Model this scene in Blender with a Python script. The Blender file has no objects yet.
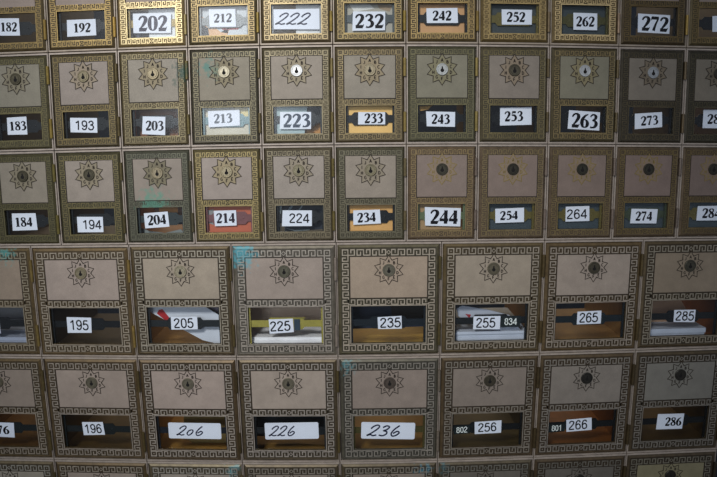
import bpy, bmesh, math, random
from mathutils import Vector, Matrix
random.seed(7)
SC = bpy.context.scene
COL = SC.collection
MM = 0.001
BASE_Z = 1.50            # height (m) of the top edge of the second row of doors

# ------------------------------------------------------------------ camera
cam_d = bpy.data.cameras.new('camera')
cam = bpy.data.objects.new('camera', cam_d); COL.objects.link(cam); SC.camera = cam
R_ = ((0.9999187, 0.0092948, -0.0087262), (-0.0106061, 0.9862724, -0.1647854), (0.0070747, 0.1648646, 0.9862908))
right = Vector((R_[0][0], R_[0][2], -R_[0][1])); down = Vector((R_[1][0], R_[1][2], -R_[1][1])); fwd = Vector((R_[2][0], R_[2][2], -R_[2][1]))
mw = Matrix((right, -down, -fwd)).transposed().to_4x4()
CAMX, CAMY, CAMZ = 20.817, -825.66, -100.44      # mm in the bank's own frame
mw.translation = Vector((CAMX*MM, CAMY*MM, BASE_Z + CAMZ*MM))
cam.matrix_world = mw
cam_d.sensor_width = 36.0
cam_d.lens = 660.0*36/717
cam_d.clip_start = 0.01; cam_d.clip_end = 50
SGN = -1.0
# the compact camera's lens barrels: the same focal length with its measured distortion
cam_d.type = 'PANO'
try:
    cam_d.panorama_type = 'FISHEYE_LENS_POLYNOMIAL'; cc = cam_d
except Exception:
    cc = cam_d.cycles; cc.panorama_type = 'FISHEYE_LENS_POLYNOMIAL'
def setp(n, v):
    for t in (cam_d, getattr(cam_d, 'cycles', None)):
        if t is not None and hasattr(t, n):
            try: setattr(t, n, v)
            except Exception: pass
setp('fisheye_polynomial_k0', 0.0)
setp('fisheye_polynomial_k1', SGN*0.03023304427)
setp('fisheye_polynomial_k2', SGN*-2.12004e-05)
setp('fisheye_polynomial_k3', SGN*-1.8501495e-06)
setp('fisheye_polynomial_k4', SGN*-9.379046e-08)
setp('fisheye_fov', math.radians(120))

# ------------------------------------------------------------------ world, lights, exposure
w = bpy.data.worlds.new('world'); SC.world = w; w.use_nodes = True
w.node_tree.nodes['Background'].inputs[0].default_value = (0.78, 0.84, 1.0, 1)
w.node_tree.nodes['Background'].inputs[1].default_value = 0.24
def area(name, loc, target, sx, sy, watts, col, spread=180):
    d = bpy.data.lights.new(name, 'AREA'); d.shape = 'RECTANGLE'; d.size = sx; d.size_y = sy
    d.energy = watts; d.color = col; d.spread = math.radians(spread)
    o = bpy.data.objects.new(name, d); COL.objects.link(o); o.location = loc
    o.rotation_euler = (Vector(target)-Vector(loc)).to_track_quat('-Z', 'Y').to_euler(); return o
# glazed door of the lobby, behind and to the left of the photographer, and a lamp beside it
area('lobby_door_light', (-0.655, -3.1, BASE_Z+0.245), (-0.655, 0, BASE_Z+0.245), 0.66, 0.785, 14, (0.86, 0.93, 1.0))
area('lobby_wall_lamp_light', (-1.08, -3.05, BASE_Z+0.54), (-1.08, 0, BASE_Z+0.54), 0.27, 0.12, 3.2, (1.0, 1.0, 1.0))
# ceiling lamp close above the bank
def spot(name, loc, target, watts, ang, blend, rad, col):
    d = bpy.data.lights.new(name, 'SPOT'); d.energy = watts; d.spot_size = math.radians(ang); d.spot_blend = blend
    d.shadow_soft_size = rad; d.color = col
    o = bpy.data.objects.new(name, d); COL.objects.link(o); o.location = loc
    o.rotation_euler = (Vector(target)-Vector(loc)).to_track_quat('-Z', 'Y').to_euler(); return o
spot('ceiling_spot_light', (-0.38, -1.30, BASE_Z+0.60), (-0.07, 0, BASE_Z-0.20), 69, 46, 1.0, 0.14, (1.0, 0.955, 0.90))
# added fill lamp behind the open-backed boxes, brightens their interiors
area('rear_fill_light', (0.0, 1.2, BASE_Z+0.68), (0, 0.1, BASE_Z-0.3), 1.8, 0.5, 9, (1.0, 0.80, 0.55))
SC.view_settings.view_transform = 'Standard'; SC.view_settings.look = 'None'
SC.view_settings.gamma = 1.0; SC.view_settings.use_curve_mapping = False
SC.view_settings.exposure = 0.0
SC.cycles.use_denoising = True

# ------------------------------------------------------------------ materials
def lin(h):
    h = h.lstrip('#'); r = []
    for i in (0, 2, 4):
        c = int(h[i:i+2], 16)/255
        r.append(c/12.92 if c <= 0.04045 else ((c+0.055)/1.055)**2.4)
    return (*r, 1.0)
def nodes_mat(name):
    m = bpy.data.materials.new(name); m.use_nodes = True
    nt = m.node_tree; nt.nodes.clear()
    o = nt.nodes.new('ShaderNodeOutputMaterial'); b = nt.nodes.new('ShaderNodeBsdfPrincipled')
    nt.links.new(b.outputs[0], o.inputs[0]); return m, nt, b, o
def N(nt, t, **k):
    n = nt.nodes.new(t)
    for a, v in k.items(): setattr(n, a, v)
    return n
def metal_mat(name, metallic, rough, spots=0.25, bump=0.0, nscale=120, patina=True, grain=0.12, fixed=None, mult=1.0):
    """cast metal coloured by the object's own colour, with dirt mottling and a corner of green corrosion"""
    m, nt, b, o = nodes_mat(name); L = nt.links.new
    tc = N(nt, 'ShaderNodeTexCoord'); oi = N(nt, 'ShaderNodeObjectInfo')
    add = N(nt, 'ShaderNodeVectorMath', operation='ADD'); rnd = N(nt, 'ShaderNodeMath', operation='MULTIPLY'); rnd.inputs[1].default_value = 31.0
    L(oi.outputs['Random'], rnd.inputs[0]); L(tc.outputs['Object'], add.inputs[0]); L(rnd.outputs[0], add.inputs[1])
    n1 = N(nt, 'ShaderNodeTexNoise'); n1.inputs['Scale'].default_value = nscale; n1.inputs['Detail'].default_value = 6; n1.inputs['Roughness'].default_value = 0.65
    L(add.outputs[0], n1.inputs['Vector'])
    r1 = N(nt, 'ShaderNodeMapRange'); r1.inputs[1].default_value = 0.35; r1.inputs[2].default_value = 0.7
    r1.inputs[3].default_value = mult*(1.0-spots); r1.inputs[4].default_value = mult*(1.0+spots*0.45); L(n1.outputs['Fac'], r1.inputs[0])
    n2 = N(nt, 'ShaderNodeTexNoise'); n2.inputs['Scale'].default_value = 1500; n2.inputs['Detail'].default_value = 2; L(add.outputs[0], n2.inputs['Vector'])
    r2 = N(nt, 'ShaderNodeMapRange'); r2.inputs[1].default_value = 0.3; r2.inputs[2].default_value = 0.7
    r2.inputs[3].default_value = 1-grain; r2.inputs[4].default_value = 1+grain; L(n2.outputs['Fac'], r2.inputs[0])
    mu = N(nt, 'ShaderNodeMath', operation='MULTIPLY'); L(r1.outputs[0], mu.inputs[0]); L(r2.outputs[0], mu.inputs[1])
    sc = N(nt, 'ShaderNodeVectorMath', operation='SCALE')
    if fixed: sc.inputs[0].default_value = lin(fixed)[:3]
    else: L(oi.outputs['Color'], sc.inputs[0])
    L(mu.outputs[0], sc.inputs['Scale'])
    last = sc.outputs[0]; b.inputs['Metallic'].default_value = metallic; b.inputs['Roughness'].default_value = rough
    if patina:
        at = N(nt, 'ShaderNodeAttribute', attribute_type='OBJECT', attribute_name='corrosion')       # x, z (m) and radius
        sp = N(nt, 'ShaderNodeSeparateXYZ'); L(at.outputs['Vector'], sp.inputs[0])
        cb = N(nt, 'ShaderNodeCombineXYZ'); L(sp.outputs[0], cb.inputs[0]); L(sp.outputs[1], cb.inputs[2])
        so = N(nt, 'ShaderNodeSeparateXYZ'); L(tc.outputs['Object'], so.inputs[0])
        co = N(nt, 'ShaderNodeCombineXYZ'); L(so.outputs[0], co.inputs[0]); L(so.outputs[2], co.inputs[2])
        di = N(nt, 'ShaderNodeVectorMath', operation='DISTANCE'); L(cb.outputs[0], di.inputs[0]); L(co.outputs[0], di.inputs[1])
        su = N(nt, 'ShaderNodeMath', operation='SUBTRACT'); L(sp.outputs[2], su.inputs[0]); L(di.outputs['Value'], su.inputs[1])
        n3 = N(nt, 'ShaderNodeTexNoise'); n3.inputs['Scale'].default_value = 170; n3.inputs['Detail'].default_value = 5; L(add.outputs[0], n3.inputs['Vector'])
        r3 = N(nt, 'ShaderNodeMapRange'); r3.inputs[1].default_value = 0.3; r3.inputs[2].default_value = 0.7
        r3.inputs[3].default_value = -0.014; r3.inputs[4].default_value = 0.014; L(n3.outputs['Fac'], r3.inputs[0])
        ad = N(nt, 'ShaderNodeMath', operation='ADD'); L(su.outputs[0], ad.inputs[0]); L(r3.outputs[0], ad.inputs[1])
        r4 = N(nt, 'ShaderNodeMapRange'); r4.inputs[1].default_value = 0.0; r4.inputs[2].default_value = 0.016; r4.inputs[4].default_value = 0.72; L(ad.outputs[0], r4.inputs[0])
        gt = N(nt, 'ShaderNodeMath', operation='GREATER_THAN'); gt.inputs[1].default_value = 0.001; L(sp.outputs[2], gt.inputs[0])
        mk = N(nt, 'ShaderNodeMath', operation='MULTIPLY'); L(r4.outputs[0], mk.inputs[0]); L(gt.outputs[0], mk.inputs[1])
        mx = N(nt, 'ShaderNodeMix', data_type='RGBA'); L(mk.outputs[0], mx.inputs[0]); L(last, mx.inputs[6]); mx.inputs[7].default_value = lin('#4f9c9a')
        at2 = N(nt, 'ShaderNodeAttribute', attribute_type='OBJECT', attribute_name='corrosion_tint'); L(at2.outputs['Color'], mx.inputs[7])
        last = mx.outputs[2]
        me = N(nt, 'ShaderNodeMath', operation='MULTIPLY_ADD'); L(mk.outputs[0], me.inputs[0]); me.inputs[1].default_value = -metallic; me.inputs[2].default_value = metallic
        L(me.outputs[0], b.inputs['Metallic'])
    L(last, b.inputs['Base Color'])
    if bump:
        bp = N(nt, 'ShaderNodeBump'); bp.inputs['Strength'].default_value = bump; bp.inputs['Distance'].default_value = 0.0004
        L(n2.outputs['Fac'], bp.inputs['Height']); L(bp.outputs[0], b.inputs['Normal'])
    return m
M_BRASS = metal_mat('aged_brass', 0.40, 0.45, 0.30)
M_GROOVE = metal_mat('grooved_brass', 0.25, 0.6, 0.30, mult=0.44)
M_GROOVE_FINE = metal_mat('fine_grooved_brass', 0.3, 0.55, 0.30, mult=0.68)
M_RIDGE = metal_mat('raised_brass', 0.45, 0.38, 0.28)
M_PANEL = metal_mat('stippled_panel', 0.25, 0.55, 0.12, bump=0.5, nscale=60, grain=0.10)
M_HOUSE = metal_mat('housing_bronze_paint', 0.25, 0.48, 0.22, nscale=90, patina=False)
M_LOCK = metal_mat('lock_metal', 0.6, 0.40, 0.25, patina=False, nscale=300)
M_DARK = metal_mat('dark_recess', 0.1, 0.7, 0.2, patina=False, fixed='#2a2218')
M_GILT = metal_mat('gilded_lines', 0.35, 0.45, 0.2, patina=False, fixed='#8c7a48')
M_HOLE = metal_mat('keyhole_black', 0.0, 0.9, 0.1, patina=False, fixed='#0b0a09')
M_TIN = metal_mat('compartment_metal', 0.15, 0.5, 0.30, mult=1.25, nscale=25, patina=False)
M_STRAP = metal_mat('strap_metal', 0.30, 0.45, 0.18, mult=0.55, patina=False)
def plain(name, rough=0.6, var=0.05, fixed=None, spec=0.4, nscale=60):
    m, nt, b, o = nodes_mat(name); L = nt.links.new
    tc = N(nt, 'ShaderNodeTexCoord'); n = N(nt, 'ShaderNodeTexNoise'); n.inputs['Scale'].default_value = nscale; n.inputs['Detail'].default_value = 4; L(tc.outputs['Object'], n.inputs['Vector'])
    r = N(nt, 'ShaderNodeMapRange'); r.inputs[3].default_value = 1-var; r.inputs[4].default_value = 1+var; L(n.outputs['Fac'], r.inputs[0])
    sc = N(nt, 'ShaderNodeVectorMath', operation='SCALE'); L(r.outputs[0], sc.inputs['Scale'])
    if fixed: sc.inputs[0].default_value = lin(fixed)[:3]
    else:
        oi = N(nt, 'ShaderNodeObjectInfo'); L(oi.outputs['Color'], sc.inputs[0])
    L(sc.outputs[0], b.inputs['Base Color']); b.inputs['Roughness'].default_value = rough; b.inputs['Specular IOR Level'].default_value = spec
    return m
M_LABEL = plain('label_paper', 0.55, 0.02)
M_INK = plain('printing_ink', 0.7, 0.05, spec=0.1)
M_PAPER = plain('mail_paper', 0.6, 0.16, nscale=45)
M_WALL = plain('sorting_room_wall', 0.9, 0.1, fixed='#2b3138', nscale=3)
def glass_mat():
    m, nt, b, o = nodes_mat('window_glass'); nt.nodes.remove(b); L = nt.links.new
    t = N(nt, 'ShaderNodeBsdfTransparent'); t.inputs[0].default_value = (0.97, 0.985, 0.99, 1)
    g = N(nt, 'ShaderNodeBsdfGlossy'); g.inputs['Roughness'].default_value = 0.21
    tc = N(nt, 'ShaderNodeTexCoord'); oi = N(nt, 'ShaderNodeObjectInfo')
    add = N(nt, 'ShaderNodeVectorMath', operation='ADD'); L(tc.outputs['Object'], add.inputs[0]); L(oi.outputs['Random'], add.inputs[1])
    n = N(nt, 'ShaderNodeTexNoise'); n.inputs['Scale'].default_value = 40; L(add.outputs[0], n.inputs['Vector'])
    bp = N(nt, 'ShaderNodeBump'); bp.inputs['Strength'].default_value = 0.10; bp.inputs['Distance'].default_value = 0.0006; L(n.outputs['Fac'], bp.inputs['Height']); L(bp.outputs[0], g.inputs['Normal'])
    f = N(nt, 'ShaderNodeFresnel'); f.inputs[0].default_value = 1.5
    ge = N(nt, 'ShaderNodeNewGeometry'); bf = N(nt, 'ShaderNodeMath', operation='SUBTRACT'); bf.inputs[0].default_value = 1.0; L(ge.outputs['Backfacing'], bf.inputs[1])
    fm = N(nt, 'ShaderNodeMath', operation='MULTIPLY'); L(f.outputs[0], fm.inputs[0]); L(bf.outputs[0], fm.inputs[1])
    mx = N(nt, 'ShaderNodeMixShader'); L(fm.outputs[0], mx.inputs[0]); L(t.outputs[0], mx.inputs[1]); L(g.outputs[0], mx.inputs[2]); L(mx.outputs[0], o.inputs[0])
    return m
M_GLASS = glass_mat()

# ------------------------------------------------------------------ mesh helpers (all in mm; x right, y into the wall, z up)
class MB:
    def __init__(s): s.bm = bmesh.new()
    def quad(s, pts, mi=0):
        f = s.bm.faces.new([s.bm.verts.new(p) for p in pts]); f.material_index = mi; return f
    def box(s, x0, x1, y0, y1, z0, z1, mi=0, back=True):
        v = [s.bm.verts.new((x, y, z)) for x in (x0, x1) for y in (y0, y1) for z in (z0, z1)]
        F = [(0, 1, 5, 4), (0, 2, 3, 1), (4, 5, 7, 6), (0, 4, 6, 2), (1, 3, 7, 5)]
        if back: F.append((2, 6, 7, 3))
        for f in F: s.bm.faces.new([v[i] for i in f]).material_index = mi
    def prism(s, poly, y0, y1, mi=0):
        a = [s.bm.verts.new((x, y0, z)) for x, z in poly]; b = [s.bm.verts.new((x, y1, z)) for x, z in poly]; n = len(poly)
        s.bm.faces.new(a).material_index = mi; s.bm.faces.new(b[::-1]).material_index = mi
        for i in range(n):
            j = (i+1) % n; s.bm.faces.new((a[j], a[i], b[i], b[j])).material_index = mi
    def ribbon(s, pts, y, closed=False, mi=0, th=0.0):
        """pts: (x, z, width); a stroke of varying width, th thick towards the viewer"""
        n = len(pts); L = []; Rr = []
        for i, (x, z, wd) in enumerate(pts):
            p = pts[(i-1) % n] if (closed or i > 0) else pts[i]; q = pts[(i+1) % n] if (closed or i < n-1) else pts[i]
            dx, dz = q[0]-p[0], q[1]-p[1]; l = math.hypot(dx, dz) or 1; nx, nz = -dz/l*wd/2, dx/l*wd/2
            L.append((x+nx, z+nz)); Rr.append((x-nx, z-nz))
        for i in range(n if closed else n-1):
            j = (i+1) % n
            q4 = [L[i], L[j], Rr[j], Rr[i]]
            if th: s.prism(q4, y-th, y, mi)
            else: s.quad([(a, y, b) for a, b in q4], mi)
    def ring(s, outer, inner, y0, y1, mi=0):
        """rectangular ring; outer/inner = x0,x1,z0,z1"""
        def c(r, y): return [(r[0], y, r[2]), (r[1], y, r[2]), (r[1], y, r[3]), (r[0], y, r[3])]
        s.bridge(c(outer, y0), c(inner, y0), mi); s.bridge(c(inner, y0), c(inner, y1), mi)
        s.bridge(c(inner, y1), c(outer, y1), mi); s.bridge(c(outer, y1), c(outer, y0), mi)
    def bridge(s, A, B, mi=0):
        a = [s.bm.verts.new(p) for p in A]; b = [s.bm.verts.new(p) for p in B]; n = len(a)
        for i in range(n): s.bm.faces.new((a[i], a[(i+1) % n], b[(i+1) % n], b[i])).material_index = mi
    def lathe(s, cx, cz, prof, n=28, mi=0):
        """rings of (radius, y) about an axis along y"""
        rows = [[s.bm.verts.new((cx+r*math.cos(2*math.pi*k/n), y, cz+r*math.sin(2*math.pi*k/n))) for k in range(n)] for r, y in prof]
        for a, b in zip(rows, rows[1:]):
            for k in range(n): s.bm.faces.new((a[k], a[(k+1) % n], b[(k+1) % n], b[k])).material_index = mi
        s.bm.faces.new(rows[-1]).material_index = mi
    def zcyl(s, x, y, z0, z1, r, n=14, mi=0):
        a = [s.bm.verts.new((x+r*math.cos(2*math.pi*k/n), y+r*math.sin(2*math.pi*k/n), z0)) for k in range(n)]
        b = [s.bm.verts.new((x+r*math.cos(2*math.pi*k/n), y+r*math.sin(2*math.pi*k/n), z1)) for k in range(n)]
        for k in range(n):
            f = s.bm.faces.new((a[k], a[(k+1) % n], b[(k+1) % n], b[k])); f.material_index = mi
        s.bm.faces.new(a).material_index = mi; s.bm.faces.new(b).material_index = mi
    def mesh(s, name, mats, off=(0, 0)):
        bmesh.ops.remove_doubles(s.bm, verts=s.bm.verts, dist=1e-5)
        bmesh.ops.recalc_face_normals(s.bm, faces=s.bm.faces)
        for v in s.bm.verts: v.co = Vector(((v.co.x-off[0])*MM, v.co.y*MM, (v.co.z-off[1])*MM))
        me = bpy.data.meshes.new(name); s.bm.to_mesh(me); s.bm.free()
        for m in (mats if isinstance(mats, (list, tuple)) else [mats]): me.materials.append(m)
        return me
def link(name, me, parent=None, color=None, loc=(0, 0, 0)):
    o = bpy.data.objects.new(name, me); COL.objects.link(o); o.location = loc
    if parent: o.parent = parent
    if color: o.color = lin(color)
    return o

# ------------------------------------------------------------------ dimensions (mm, from the top-left corner of a door, z down as positive here)
DIM = {
 's': dict(w=84.8, h=117.0, gx=5.2, gz=6.5, band=(3.6, 9.6), t=0.78, nx=5, panel=(11.0, 74.2, 10.3, 63.0), win=(12.4, 73.0, 71.9, 104.8), cross=(64.4, 70.4), star=(42.6, 28.2),
           bottom=(106.6, 112.6), hinges=((14, 36), (80, 104)), depth=150, strap=88.0, R=19.4, lock=7.5),
 'l': dict(w=130.5, h=146.6, gx=4.1, gz=6.7, band=(5.6, 13.9), t=1.25, nx=5, panel=(15.9, 115.0, 15.6, 69.6), win=(16.3, 113.8, 80.4, 131.2), cross=(71.4, 79.0), star=(65.4, 33.0),
           bottom=(133.0, 141.2), hinges=((16, 45), (105, 134)), depth=200, strap=105.0, R=19.2, lock=8.2)}
DIM['s'].update(win=(12.4, 73.0, 71.9, 105.6), bottom=(107.0, 113.0))
DIM['t'] = dict(DIM['s'], win=(11.8, 73.6, 70.2, 106.4), cross=(62.6, 68.6), bottom=(107.8, 113.6))   # the top row's windows are a little taller
DEPTH_GLASS = 4.0
def strokes(gl):
    return gl
def door_meshes(k):
    D = DIM[k]; W, H = D['w'], D['h']; off = (W/2, -H); out = {}
    x0, x1, z0, z1 = D['win']
    # plate with chamfered rim and a window opening
    b = MB(); c = 3.2 if k != 'l' else 3.8
    def rect(i, y, zz=None): return [(i, y, -H+i), (W-i, y, -H+i), (W-i, y, -i), (i, y, -i)]
    win = lambda y, e=0: [(x0-e, y, -z1-e), (x1+e, y, -z1-e), (x1+e, y, -z0+e), (x0-e, y, -z0+e)]
    b.bridge(rect(0, 5), rect(0, 2.6)); b.bridge(rect(0, 2.6), rect(0.5, 2.0)); b.bridge(rect(0.5, 2.0), rect(c-0.6, 0.35)); b.bridge(rect(c-0.6, 0.35), rect(c, 0.5))
    b.bridge(rect(c, 0.5), win(0.5), 1); b.bridge(win(0.5), win(5)); b.bridge(win(5), rect(0, 5))
    out['door'] = (b.mesh('door_'+k, [M_BRASS, M_GROOVE if k == 'l' else M_GROOVE_FINE], off), )
    # greek key border
    b = MB(); t = D['t']; v0, v1 = D['band']; Y0, Y1 = -0.05, 0.55
    def seg(P, a, bb):
        (ua, va), (ub, vb) = a, bb
        xa, za = P(ua, va); xb, zb = P(ub, vb)
        b.box(min(xa, xb)-t/2, max(xa, xb)+t/2, Y0, Y1, min(za, zb)-t/2, max(za, zb)+t/2, back=False)
    HOOK = [(0.0, 0), (0.0, 1), (0.83, 1), (0.83, 0), (0.38, 0), (0.38, 0.56)]
    def run(axis, start, n, pitch, ca, cb, inv, rev):
        """hooks stand back to back in pairs, sharing the bar between them; ca, cb: the band across"""
        L_ = n*pitch
        for i in range(n):
            back2back = (i % 2 == 1)                       # this hook faces back, on to the bar of the next one
            nxt = i+1 if back2back else i
            for a, bb in zip(HOOK, HOOK[1:]):
                if back2back and i < n-1 and a == (0.0, 0): continue
                q = []
                for u, v in (a, bb):
                    uu = (nxt-u) if back2back else (i+u)
                    vv = (1-v) if back2back ^ inv else v
                    s_ = uu*pitch
                    s_ = L_-s_ if rev else s_
                    q.append((start+s_, ca+(cb-ca)*vv))
                (sa, wa), (sb, wb) = q
                if axis == 'x': xa, xb, za, zb = sa, sb, -wa, -wb
                else: xa, xb, za, zb = wa, wb, -sa, -sb
                b.box(min(xa, xb)-t/2, max(xa, xb)+t/2, Y0-(0.03 if abs(xa-xb) > abs(za-zb) else 0), Y1, min(za, zb)-t/2, max(za, zb)+t/2, back=False)
    bw = v1-v0; hb = t/2
    def corner(cx, cz):
        x_, X_, z_, Z_ = cx+hb, cx+bw-hb, cz+hb, cz+bw-hb
        for a in ((x_, X_, z_, z_), (x_, X_, Z_, Z_), (x_, x_, z_, Z_), (X_, X_, z_, Z_)):
            b.box(a[0]-hb, a[1]+hb, Y0-(0.06 if a[2] == a[3] else 0.09), Y1, -a[3]-hb, -a[2]+hb, back=False)
        m, mz = (x_+X_)/2, (z_+Z_)/2; b.box(m-hb*1.1, m+hb*1.1, Y0, Y1, -mz-hb*1.1, -mz+hb*1.1, back=False)
    zb0, zb1 = D['bottom']
    for cx in (v0, W-v1):
        for cz in (v0, zb1-bw): corner(cx, cz)
    gap = -t if k == 'l' else t*0.5
    def hrow(ca, cb, inv):
        a0 = v1+gap; mid = W/2; loz = bw*0.75; n = D['nx']; pitch = (mid-loz/2-a0-gap*0.3)/n
        run('x', a0+hb, n, pitch, ca+hb, cb-hb, inv, False)
        run('x', W-a0-hb-n*pitch, n, pitch, ca+hb, cb-hb, inv, True)
        mz = -(ca+cb)/2
        b.ribbon([(mid-loz/2.6, mz, t*0.8), (mid, mz+bw*0.3, t*0.8), (mid+loz/2.6, mz, t*0.8), (mid, mz-bw*0.3, t*0.8)], Y1, closed=True, th=Y1-Y0)
        b.box(mid-loz/2-0.4, mid-loz/2.6, Y0, Y1, mz-hb, mz+hb); b.box(mid+loz/2.6, mid+loz/2+0.4, Y0, Y1, mz-hb, mz+hb)
    hrow(v0, v1, False); hrow(*D['cross'], False); hrow(zb0, zb1, True)
    a0 = v1+gap; a1 = zb1-bw-gap; n = round((a1-a0)/((W/2-a0)/ (D['nx']+0.45))); pitch = (a1-a0+gap*0.4)/n
    run('z', a0+hb, n, pitch, v0+hb, v1-hb, False, False); run('z', a0+hb, n, pitch, W-v1+hb, W-v0-hb, True, False)
    # thin bead around the window
    b.ring((x0-1.1, x1+1.1, -z1-1.1, -z0+1.1), (x0, x1, -z1, -z0), -0.1, 0.6)
    out['greek_key_border'] = (b.mesh('greek_key_'+k, M_RIDGE, off), )
    # face panel
    b = MB(); p = D['panel']
    b.bridge([(p[0], 0.5, -p[3]), (p[1], 0.5, -p[3]), (p[1], 0.5, -p[2]), (p[0], 0.5, -p[2])],
             [(p[0]+.3, 0.1, -p[3]+.3), (p[1]-.3, 0.1, -p[3]+.3), (p[1]-.3, 0.1, -p[2]-.3), (p[0]+.3, 0.1, -p[2]-.3)])
    b.quad([(p[0]+.3, 0.1, -p[3]+.3), (p[1]-.3, 0.1, -p[3]+.3), (p[1]-.3, 0.1, -p[2]-.3), (p[0]+.3, 0.1, -p[2]-.3)])
    # dark groove round the panel
    b.ring((p[0]-0.9, p[1]+0.9, -p[3]-0.9, -p[2]+0.9), (p[0], p[1], -p[3], -p[2]), 0.35, 0.6, mi=1)
    out['face_panel'] = (b.mesh('face_panel_'+k, [M_PANEL, M_DARK], off), )
    # ten pointed star dial with the letters A to J
    b = MB(); cx, cz = D['star'][0], -D['star'][1]; Ro, Ri = D['R'], D['R']*0.70
    st = [(cx+(Ro if i % 2 == 0 else Ri)*math.sin(math.pi*i/10), cz+(Ro if i % 2 == 0 else Ri)*math.cos(math.pi*i/10)) for i in range(20)]
    b.prism(st, -0.15, 0.1)
    b.ribbon([(x, z, 1.45) for x, z in st], -0.1, closed=True, mi=1, th=0.2)
    for i, ch in enumerate('ABCDEFGHIJ'):
        a = math.pi*2*i/10; rr = (Ri+D['lock'])/2+0.9; lx, lz = cx+rr*math.sin(a), cz+rr*math.cos(a)
        for s_ in LETTERS[ch]:
            b.ribbon([(lx+(u-0.3)*4.0, lz+(v-0.5)*4.0, 1.05) for u, v in s_], -0.2, mi=1)
    out['star_dial'] = (b.mesh('star_dial_'+k, [M_PANEL, M_DARK], off), )
    # lock
    b = MB(); r = D['lock']
    b.lathe(cx, cz, [(r, 0), (r, -1.4), (r-0.6, -2.0), (r-1.3, -2.0), (r-1.5, -1.3), (r-2.3, -1.3), (r-2.6, -1.7), (0.01, -1.7)])
    kh = [(cx+2.3*math.cos(a), cz-1.3+2.3*math.sin(a)) for a in [math.radians(i*30) for i in range(12)]]
    b.prism(kh, -1.85, -1.6, mi=1)
    b.ribbon([(cx, cz+0.4, 2.2), (cx, cz+3.8, 1.2)], -1.8, mi=1)
    out['lock_cylinder'] = (b.mesh('lock_cylinder_'+k, [M_LOCK, M_HOLE], off), )
    # hinge knuckles
    hs = []
    for za, zb in D['hinges']:
        b = MB(); x = W+0.9; L3 = (zb-za)/3
        for i in range(3): b.zcyl(x, -0.6, -zb+i*L3+0.02+0.13*(i > 0), -zb+(i+1)*L3-0.15, 2.0)
        b.box(W-0.4, W+1.0, 1.0, 2.2, -zb, -za); b.zcyl(x, -0.6, -zb-0.3, -za+0.3, 1.85)
        hs.append(b.mesh('hinge_'+k, M_BRASS, off))
    out['hinge'] = tuple(hs)
    b = MB(); b.box(x0+0.05, x1-0.05, DEPTH_GLASS-0.8, DEPTH_GLASS+0.7, -z1+0.05, -z0-0.05)
    out['window_pane'] = (b.mesh('window_pane_'+k, M_GLASS, off), )
    return out
def housing_mesh(k):
    D = DIM[k]; W, H = D['w'], D['h']; off = (W/2, -H); b = MB()
    gx, gz = D['gx']/2-0.42, D['gz']/2-0.42
    o = (-gx, W+gx, -H-gz, gz); i = (-0.6, W+0.6, -H-0.6, 0.6)
    def c(r, y, e=0): return [(r[0]+e, y, r[2]+e), (r[1]-e, y, r[2]+e), (r[1]-e, y, r[3]-e), (r[0]+e, y, r[3]-e)]
    b.bridge(c(o, 9), c(o, 1.5)); b.bridge(c(o, 1.5), c(o, 0.9, 0.45)); b.bridge(c(o, 0.9, 0.45), c(i, 0.9)); b.bridge(c(i, 0.9), c(i, 6.0))
    b.bridge(c(i, 6.0), c((5, W-5, -H+5, -5), 6.0)); b.bridge(c((5, W-5, -H+5, -5), 6.0), c((5, W-5, -H+5, -5), 9)); b.bridge(c((5, W-5, -H+5, -5), 9), c(o, 9))
    return b.mesh('housing_'+k, M_HOUSE, off)
def compartment_mesh(k):
    D = DIM[k]; W, H = D['w'], D['h']; off = (W/2, -H); b = MB(); dp = D['depth']
    X0, X1, Z0, Z1 = 0.5, W-0.5, -H+0.5, -0.5; t = 0.8
    b.box(X0, X0+t, 9, dp, Z0, Z1); b.box(X1-t, X1, 9, dp, Z0, Z1); b.box(X0+t, X1-t, 9, dp, Z0, Z0+t); b.box(X0+t, X1-t, 9, dp, Z1-t, Z1)
    return b.mesh('compartment_'+k, M_TIN, off)

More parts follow.
